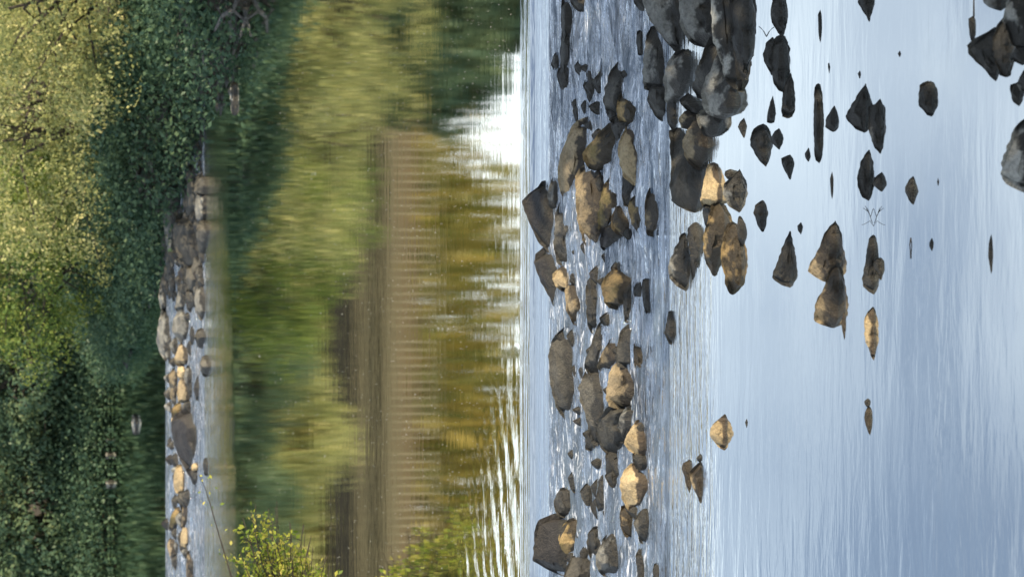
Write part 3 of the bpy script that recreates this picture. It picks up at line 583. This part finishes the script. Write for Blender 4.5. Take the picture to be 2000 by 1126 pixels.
def crown_points(rad, nclump, per, seed, spread=.17, shell=.55):
    g = np.random.default_rng(seed); rad = np.array(rad)
    d = g.normal(size=(nclump, 3)); d /= np.linalg.norm(d, axis=1)[:, None]
    r = shell+(1-shell)*g.uniform(0, 1, (nclump, 1))**.6
    lump = 1+.18*np.sin(d[:, :1]*5+seed)+.14*np.sin(d[:, 2:]*7+seed*2)
    c = d*r*rad*lump
    ct = g.uniform(0, 1, nclump)
    sz = g.uniform(.5, 1.3, (nclump, 1, 1))*spread*rad.mean()
    off = g.normal(size=(nclump, per, 3)); off /= np.maximum(.6, np.linalg.norm(off, axis=2, keepdims=True))*.9
    P = c[:, None, :]+off*sz*np.array([1, 1, .7])
    O = off+d[:, None, :]*.5; O /= np.linalg.norm(O, axis=2, keepdims=True)
    t = np.clip(ct[:, None]*.55+g.uniform(0, .6, (nclump, per))-.05, 0, 1)
    return P.reshape(-1, 3), t.ravel(), c, O.reshape(-1, 3)
def tube(pts, radii, seg=6):
    V = []; F = []
    for i, p in enumerate(pts):
        a = pts[min(i+1, len(pts)-1)]-pts[max(i-1, 0)]; a.normalize()
        u = a.orthogonal().normalized(); w_ = a.cross(u)
        for k in range(seg):
            an = 2*math.pi*k/seg; V.append(p+(u*math.cos(an)+w_*math.sin(an))*radii[i])
    for i in range(len(pts)-1):
        for k in range(seg):
            F.append((i*seg+k, i*seg+(k+1) % seg, (i+1)*seg+(k+1) % seg, (i+1)*seg+k))
    F.append(tuple(range(seg-1, -1, -1))); F.append(tuple((len(pts)-1)*seg+k for k in range(seg)))
    return V, F
def merge(parts):
    V = []; F = []
    for v, f in parts:
        o = len(V); V += v; F += [tuple(i+o for i in x) for x in f]
    return V, F
def tree(kind, base, h, rad, label, cat='bush', name='riverside_bush', group=None, ncl=170, per=52, leaf=.06, seed=1, mat='green', cz=.55, trunk_r=.09, shell=.5):
    root = empty(name, base); tag(root, label, cat, group)
    P, t, c, O = crown_points(rad, ncl, per, seed, shell=shell)
    P[:, 2] += h*cz; c = c+np.array([0, 0, h*cz])
    keep = P[:, 2] > .02
    P, t, O = P[keep], t[keep], O[keep]
    me = leaves_mesh('crown', P, leaf, t, seed, out=O); link('crown', me, LM[mat], root)
    r_ = random.Random(seed); parts = []
    stems = 1 if kind == 'tree' else 4
    for s in range(stems):
        ang = 2*math.pi*s/stems+r_.random(); lean = 0.0 if kind == 'tree' else .35
        top = Vector((math.cos(ang)*rad[0]*lean, math.sin(ang)*rad[1]*lean, h*.8))
        pts = [Vector((0, 0, -.3)).lerp(top, k/6)+Vector((vnoise(k, s+seed)*.12, vnoise(k+9, s+seed)*.12, 0))*(k > 0) for k in range(7)]
        parts.append(tube(pts, [trunk_r*(1-.13*k) for k in range(7)], 7))
        for b in range(7):
            p0 = pts[2+b % 4]; tgt = Vector(c[r_.randrange(len(c))]); md = p0.lerp(tgt, .5)+Vector((0, 0, .08*h))
            parts.append(tube([p0, md, tgt], [trunk_r*.4, trunk_r*.25, trunk_r*.08], 5))
    V, F = merge(parts); link('trunk' if kind == 'tree' else 'stems', pymesh('trunk', V, F), bark_m, root)
    return root
G = 'bushes along the far bank'
tree('bush', (4.9, 32.6, .6), 3.2, (2.4, 2.0, 1.5), 'sunlit yellow-green bush overhanging the shaded shore in the upper left corner', group=G, seed=11, mat='olive', ncl=330, per=90, leaf=.032)
tree('bush', (2.8, 36.2, .6), 3.2, (2.3, 2.0, 1.5), 'broad dusty olive bush with sunny top, below the corner bush', group=G, seed=12, mat='olive', ncl=330, per=90, leaf=.032)
tree('bush', (.9, 39.5, .6), 3.4, (2.0, 1.8, 1.6), 'bright green bush in the left part of the photo at a third of its height', group=G, seed=13, mat='green', ncl=330, per=80, leaf=.035)
tree('bush', (-1.6, 47.2, .9), 3.2, (2.4, 1.4, 1.6), 'grey-green bush at mid height of the left edge, trailing to the water', group=G, seed=14, mat='cool', ncl=330, per=80, leaf=.042)
tree('bush', (-4.6, 48.0, .9), 3.2, (2.6, 1.4, 1.6), 'dim blue-green bush in the shaded lower left, second from the bottom', group=G, seed=15, mat='cool', ncl=330, per=80, leaf=.042)
tree('bush', (-7.6, 47.6, .9), 3.1, (2.5, 1.4, 1.6), 'darkest bush in the bottom left corner', group=G, seed=16, mat='cool', ncl=200, per=60, leaf=.06)
tree('bush', (-10.6, 48, .9), 4.8, (2.5, 1.5, 2.4), 'bush beyond the bottom left corner', group=G, seed=17, mat='cool', ncl=120, per=50, leaf=.07)
tree('bush', (5.8, 39.5, .8), 3.6, (2.4, 2.0, 1.6), 'low olive tree behind the corner bush at the left edge', cat='tree', name='riverside_tree', seed=18, mat='olive', ncl=220, per=55, leaf=.07)
tree('tree', (6.9, 45.5, .9), 9.6, (2.6, 2.4, 4.0), 'highest dark tree, seen reflected at the top of the middle pool', cat='tree', name='riverside_tree', seed=19, mat='cool', ncl=800, per=90, leaf=.13, trunk_r=.2)
tree('tree', (9.4, 51.5, 1.0), 9.6, (2.6, 2.4, 4.4), 'dark tree behind the highest tree, seen only in the mirror of the pool', cat='tree', name='riverside_tree', seed=29, mat='cool', ncl=420, per=55, leaf=.12, trunk_r=.2)
tree('tree', (2.6, 47.5, .9), 4.6, (2.4, 2.0, 2.0), 'dark leafy tree at the left edge behind the bright green bush', cat='tree', name='riverside_tree', seed=20, mat='green', ncl=200, per=55, leaf=.07, trunk_r=.14)
tree('tree', (-3.2, 51, 1.0), 5.0, (3.2, 2.0, 2.3), 'olive tree at the back of the far bank, above mid height of the left edge', cat='tree', name='riverside_tree', seed=21, mat='olive', ncl=340, per=55, leaf=.07, trunk_r=.14)
tree('tree', (-8.6, 51, 1.0), 5.0, (3.6, 2.0, 2.3), 'olive tree at the back of the far bank behind the dim blue-green bush', cat='tree', name='riverside_tree', seed=22, mat='olive', ncl=340, per=55, leaf=.07, trunk_r=.14)
# trees of the right bank: they shade the upper part of the picture
for i, (x, y, h, rx) in enumerate([(7.3, 7.5, 4.74, 1.9), (7.0, 10.5, 4.8, 1.8), (7.8, 13.2, 4.1, 1.5), (7.4, 16.5, 4.4, 1.7), (8.2, 20.0, 5.0, 2.0), (7.6, 24.5, 5.2, 2.0), (7.3, 4.2, 5.0, 2.1)]):
    tree('tree', (x, y, .6), h, (rx, 2.0, h*.42), 'shade tree of the right bank, outside the picture', cat='tree', name='shade_tree', group='shade trees of the right bank', seed=40+i, mat='green', ncl=110, per=36, leaf=.13, trunk_r=.14, shell=.3)
for i, (x, y, h) in enumerate([(-7, -7, 9), (-1, -9, 11), (5, -7, 10), (11, -3, 10)]):  # unseen trees added to keep sky light off the rock fronts
    tree('tree', (x, y, 2.0), h, (3.6, 3.0, h*.45), 'unseen tree added behind the viewer to block sky light', cat='tree', name='sky_block_tree', group='unseen trees added to block sky light', seed=60+i, mat='cool', ncl=130, per=34, leaf=.22, trunk_r=.25, shell=.3)
# wood on the hillside (one mass, seen only in the mirror of the pool)
g = np.random.default_rng(3); pts = []; tt = []
for i in range(560):
    x = g.uniform(-34, 30); y = g.uniform(65, 84)
    topz = (.284-.056*min(1, max(0, (x-1.5)/4)))*y-3.65
    z0 = hill(x, y)
    if z0 > topz-1.2: continue
    hh = min(topz-z0, 9.5)*g.uniform(.8, 1.0)
    n = 130; c = g.normal(size=(n, 3))*np.array([1.3, 1.2, hh*.26])+np.array([x, y, z0+hh*.5])
    pts.append(c); tt.append(np.clip(g.uniform(.1, .9)+g.uniform(-.25, .25, n), 0, 1))
P = np.concatenate(pts); T = np.concatenate(tt)
tag(link('hillside_wood', leaves_mesh('hillside_wood', P, .30, T, 5), LM['autumn']), 'olive and ochre autumn wood on the hillside, mirrored in the pool', 'wood', kind='stuff')

# ---------------------------------------------------------------- twiggy bush on the left bank, bottom edge of the picture
def spray_bush(base, sprays, label, seed, leaf=.028, nleaf=75, name='leafy_bush'):
    root = empty(name, base); tag(root, label, 'bush'); B = Vector(base)
    g = random.Random(seed); parts = []; P = []; T = []
    for tip in sprays:
        tip = Vector(tip)-B; k = 9
        ctrl = tip*.5+Vector((-.05, 0, tip.length*.18)); pts = []
        for i in range(k+1):
            u = i/k; pts.append(Vector((0, 0, 0))*(1-u)**2+ctrl*2*u*(1-u)+tip*u*u+Vector((g.uniform(-1, 1), g.uniform(-1, 1), g.uniform(-1, 1)))*.012)
        parts.append(tube(pts, [.010*(1-u/(k+1))+.002 for u in range(k+1)], 5))
        for s in range(7):
            p0 = pts[2+s % (k-2)]; d = Vector((g.uniform(-1, 1), g.uniform(-1, 1), g.uniform(-.3, 1))).normalized()*g.uniform(.08, .22)
            parts.append(tube([p0, p0+d*.5+Vector((0, 0, .02)), p0+d], [.004, .003, .0015], 4))
            for q in range(nleaf//7):
                e = p0+d*g.uniform(.2, 1.1)+Vector((g.gauss(0, .03), g.gauss(0, .03), g.gauss(0, .03))); P.append(tuple(e)); T.append(g.random())
    V, F = merge(parts); link('stems', pymesh('stems', V, F), bark_m, root)
    link('leaves', leaves_mesh('leaves', np.array(P), leaf, np.array(T), seed, up=.2), LM['fresh'], root)
    return root
def at(px, py, y):
    s, dy = slope_of(px); return Vector(((563.0-py)/dy*y, y, CH-s*y))
g = random.Random(8); tips = []
for (px, py) in [(493, 985), (515, 990), (545, 978), (480, 1010), (505, 1020), (530, 1015), (560, 1012), (585, 1022), (600, 1035), (560, 1040), (520, 1045), (485, 1050), (470, 1075), (500, 1080), (535, 1070), (575, 1065), (610, 1060), (640, 1072), (600, 1085), (560, 1095), (520, 1105), (480, 1110), (455, 1120), (620, 1100), (645, 1095), (585, 1110), (545, 1120), (655, 1110), (500, 1120), (570, 1125), (630, 1120), (600, 1120)]:
    for _ in range(2): tips.append(at(px+g.uniform(-8, 8), py+g.uniform(-2, 14), 19.6+g.uniform(-.35, .5)))
spray_bush((-3.5, 19.9, .5), tips, 'sunlit yellow-green twiggy bush at the bottom edge of the middle pool', 5)
# long bare twig arching over the far rapids
a_ = [at(p, q, 19.2) for p, q in [(388, 925), (398, 945), (408, 975), (418, 1010), (428, 1045), (440, 1085), (452, 1126), (464, 1170)]]
b_ = a_[-1].copy(); root = empty('bare_twig', b_); tag(root, 'long bare dark twig arching across the far rapids at the bottom left', 'twig')
V, F = tube([p-b_ for p in a_]+[Vector((-3.5, 19.9, .4))-b_], [.0022, .003, .004, .005, .006, .007, .008, .009, .012], 6); link('stem', pymesh('stem', V, F), bark_m, root)
g = random.Random(2); P = [tuple(a_[0].lerp(a_[6], g.random()**1.5*.9)-b_+Vector((g.uniform(-.03, .03), g.uniform(-.05, .05), g.uniform(-.15, .05)))) for _ in range(26)]
link('leaves', leaves_mesh('leaves', np.array(P), .02, np.array([g.random() for _ in P]), 4), LM['fresh'], root)

# small twigs standing in the near pool
def twig(paths, label, r=.0028):
    b = hit(paths[0][0][0], paths[0][0][1]); parts = []
    for pa in paths:
        pts = [at(p, q, b.y) - b for p, q in pa]; parts.append(tube(pts, [r*(1-.5*i/len(pts)) for i in range(len(pts))], 5))
    V, F = merge(parts); o = link('twig', pymesh('twig', V, F), bark_m); o.location = b; tag(o, label, 'twig')
twig([[(1706, 441), (1699, 431), (1690, 437), (1683, 439)], [(1704, 436), (1700, 424), (1697, 414), (1694, 406)], [(1699, 420), (1690, 402)], [(1700, 424), (1705, 408), (1712, 404)], [(1697, 414), (1686, 406)]], 'small branching twig standing in the pool below the hooked grey rock', .0016)
twig([[(1779, 464), (1777, 478), (1778, 492), (1778, 505)]], 'thin bare twig lying in the pool right of the square-topped rock')
twig([[(1497, 72), (1492, 62), (1486, 55), (1482, 52)]], 'fine curved twig between the huge black rock and the stacked rocks')
twig([[(1902, 33), (1902, 12), (1902, -6)]], 'thin dark stick above the black square-headed stone at the top edge', .004)

# driftwood and roots on the shaded shore, top edge
def driftwood(paths, y, label):
    b = at(paths[0][0][0], paths[0][0][1], y); parts = []
    for pa in paths:
        pts = [at(p, q, y+g.uniform(-.3, .3))-b for p, q in pa]; parts.append(tube(pts, [.035*(1-.7*i/len(pts)) for i in range(len(pts))], 6))
    V, F = merge(parts); o = link('driftwood', pymesh('driftwood', V, F), wood_m); o.location = b; tag(o, label, 'driftwood')
g = random.Random(4)
driftwood([[(470, -15), (455, 20), (478, 40), (470, 70)], [(455, 20), (435, 30), (420, 60)], [(470, -15), (440, -5), (425, 15), (438, 45)], [(480, 5), (484, 30), (474, 55)]], 27.8, 'tangle of pale grey driftwood on the shaded shore at the top edge')
driftwood([[(400, 60), (410, 90), (425, 110), (440, 135)], [(410, 90), (395, 100), (400, 130)], [(425, 70), (430, 100), (437, 125)]], 29.4, 'thin grey roots hanging on the shaded bank below the driftwood tangle')

# ---------------------------------------------------------------- footbridge, seen mirrored in the middle pool
def box(x0, x1, y0, y1, z0, z1):
    V = [Vector(p) for p in [(x0, y0, z0), (x1, y0, z0), (x1, y1, z0), (x0, y1, z0), (x0, y0, z1), (x1, y0, z1), (x1, y1, z1), (x0, y1, z1)]]
    return V, [(0, 3, 2, 1), (4, 5, 6, 7), (0, 1, 5, 4), (1, 2, 6, 5), (2, 3, 7, 6), (3, 0, 4, 7)]
def flat_mat(name, a, b, s=6): return soil_mat(name, a, b, s)
brown = flat_mat('brown_girder', (.13, .115, .07), (.19, .165, .10)); shade_mat = flat_mat('bridge_shade', (.02, .02, .02), (.045, .04, .035)); orange = flat_mat('orange_timber', (.10, .085, .05), (.19, .13, .07)); pale = flat_mat('pale_rail', (.26, .24, .155), (.38, .345, .235)); stone = flat_mat('bridge_stone', (.14, .12, .10), (.28, .25, .2), 3)  # the near-black one carries the bridge's shade as colour
BX0, BX1, BY = -26.0, 5.4, 60.0
br = empty('footbridge', (BX0, BY, .8)); tag(br, 'brown footbridge with pale railings, mirrored upside down in the middle pool', 'bridge'); Bo = Vector((BX0, BY, .8))
def bpart(name, bx, mat):
    V, F = bx; return link(name, pymesh(name, [p-Bo for p in V], F, False), mat, br)
bpart('shade_beam', box(BX0, BX1, BY+.3, BY+2.2, 7.1, 7.75), shade_mat)  # shadow of the underside, put in as a dark beam
bpart('lower_girder', box(BX0, BX1, BY+.1, BY+2.4, 7.753, 8.2), brown)
bpart('recess_shade', box(BX0, BX1, BY+.4, BY+2.1, 8.203, 8.45), shade_mat)  # shadow line below the deck, painted dark
bpart('deck', box(BX0, BX1, BY-.1, BY+2.6, 8.453, 8.9), brown)
bpart('back_screen', box(BX0, BX1, BY+2.4, BY+2.5, 8.903, 10.0), orange)
for px_ in (BX0+.5, -12.5, BX1-.5): bpart('pier', box(px_-.5, px_+.5, BY+.5, BY+2.0, .6, 7.097), stone)
x = BX1-.6; nb = 0
while x > BX0+14 and nb < 100:
    parts = []
    for q in range(13): parts.append(box(x-q*.225-.014, x-q*.225+.014, BY, BY+.04, 8.95, 9.93))
    parts.append(box(x-12*.225-.05, x+.05, BY-.01, BY+.05, 9.933, 10.0))
    V, F = merge(parts); link('railing_panel', pymesh('railing_panel', [p-Bo for p in V], F, False), pale, br)
    x -= 3.15; nb += 1

# ---------------------------------------------------------------- flecks of froth drifting on the middle pool
g = np.random.default_rng(12); n = 1500
px = 460+g.uniform(0, 1, n)**.8*540; py = g.uniform(0, 1126, n)
P = []
for a, b in zip(px, py):
    h_ = hit(a, b); P.append((h_.x, h_.y, h_.z+.004))
P = np.array(P); s = g.uniform(.4, 1.0, (n, 1))*P[:, 1:2]*.00018
ln = g.uniform(1, 3.5, (n, 1))
V = np.stack([P+s*np.array([[-1., 0, 0]])*ln, P+s*np.array([[0, -2.2, 0]]), P+s*np.array([[1., 0, 0]])*ln, P+s*np.array([[0, 2.2, 0]])], 1).reshape(-1, 3)
me = pymesh('froth', V, [(4*i, 4*i+1, 4*i+2, 4*i+3) for i in range(n)], False)
fm = soil_mat('froth', (.35, .36, .34), (.6, .6, .56)); tag(link('froth_flecks', me, fm), 'pale flecks of froth and leaf litter drifting on the middle pool', 'froth', kind='stuff')

# ---------------------------------------------------------------- low undergrowth that hides the soil of both banks
g = np.random.default_rng(31); pts = []; tt = []
for i in range(2300):
    y = g.uniform(26.5, 45.5); d = g.uniform(-.15, 2.6)**1.0; x = shore_r(y)+d
    if y < 31.5 and d < .5 and g.random() < .75: continue
    z = max(right_bank(x, y), zs(y)); n = 36
    c = g.normal(size=(n, 3))*np.array([.22, .2, .16])+np.array([x, y, z+.22]); c[:, 2] = np.maximum(c[:, 2], zs(y)+.03)
    pts.append(c); tt.append(np.clip(g.uniform(0, .5)+g.uniform(-.1, .3, n), 0, 1))
for i in range(2400):
    x = g.uniform(-13, 3); y = g.uniform(45.9, 48.2)
    z = max(far_bank(x, y), .75); n = 36
    c = g.normal(size=(n, 3))*np.array([.25, .2, .22])+np.array([x, y, z+.3]); c[:, 2] = np.maximum(c[:, 2], .78)
    pts.append(c); tt.append(np.clip(g.uniform(0, .5)+g.uniform(-.1, .3, n), 0, 1))
P = np.concatenate(pts); T = np.concatenate(tt)
tag(link('undergrowth', leaves_mesh('undergrowth', P, .045, T, 6), LM['cool']), 'dark green undergrowth covering the shaded banks down to the water', 'undergrowth', kind='stuff')

# stones and gravel along the shaded shore, too many and too small to count
g = np.random.default_rng(77); V = []; F = []
ico = [Vector(v).normalized() for v in [(0, -.52, .85), (0, .52, .85), (0, -.52, -.85), (0, .52, -.85), (-.52, .85, 0), (.52, .85, 0), (-.52, -.85, 0), (.52, -.85, 0), (.85, 0, -.52), (.85, 0, .52), (-.85, 0, -.52), (-.85, 0, .52)]]
icf = [(0, 1, 11), (0, 9, 1), (0, 7, 9), (0, 6, 7), (0, 11, 6), (1, 9, 5), (1, 5, 4), (1, 4, 11), (2, 3, 8), (2, 10, 3), (2, 8, 7), (2, 7, 6), (2, 6, 10), (3, 5, 8), (3, 4, 5), (3, 10, 4), (4, 10, 11), (5, 9, 8), (6, 11, 10), (7, 8, 9)]
for i in range(1150):
    if i < 900: y = g.uniform(26, 45); x = shore_r(y)+g.uniform(-.25, 1.1); z = max(right_bank(x, y), zs(y)-.05)
    else: x = shore_r(31.5)+g.uniform(-2.5, .6); y = g.uniform(31.6, 34.2); z = max(zs(y), right_bank(x, y))
    s_ = g.uniform(.03, .14); o = len(V); e = Vector((s_*g.uniform(.8, 1.8), s_*g.uniform(.7, 1.3), s_*g.uniform(.4, .8)))
    for q in ico: V.append(Vector((x+q.x*e.x*g.uniform(.8, 1.2), y+q.y*e.y, z+q.z*e.z*g.uniform(.8, 1.2))))
    F += [tuple(a+o for a in f) for f in icf]
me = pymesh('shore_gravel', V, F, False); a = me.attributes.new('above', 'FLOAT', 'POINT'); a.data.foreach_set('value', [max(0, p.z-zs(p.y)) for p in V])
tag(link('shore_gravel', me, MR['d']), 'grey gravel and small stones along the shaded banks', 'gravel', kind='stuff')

g = random.Random(91)
spots = []
while len(spots) < 72:
    py = g.uniform(330, 1110); c = 352 if py > 600 else 365; px = c+g.gauss(0, 13)
    if 330 < px < 404 and all(abs(px-a)+abs(py-b)*.5 > 6 for a, b in spots): spots.append((px, py))
for (px, py) in spots:
    h_ = g.uniform(9, 19); w_ = g.uniform(6, 17)
    make_rock(g.choice('gddddb'), [(py-w_, px-h_*.5, px), (py-w_*.3, px-h_, px), (py+w_*.4, px-h_*.8, px), (py+w_, px-h_*.4, px)], 'small broken stone among the larger rocks of the far rapids', group='small broken stones of the far rapids')
spots = []
while len(spots) < 84:
    py = g.uniform(120, 1110); px = 1165+g.gauss(0, 42)
    if 1095 < px < 1262 and all(abs(px-a)+abs(py-b)*.5 > 11 for a, b in spots): spots.append((px, py))
for (px, py) in spots:
    h_ = g.uniform(9, 24); w_ = g.uniform(7, 22)
    make_rock(g.choice('bbd'), [(py-w_, px-h_*.4, px), (py-w_*.3, px-h_, px), (py+w_*.4, px-h_*.75, px), (py+w_, px-h_*.35, px)], 'small dark wet stone wedged between the boulders of the rapids', group='small wet stones between the boulders')
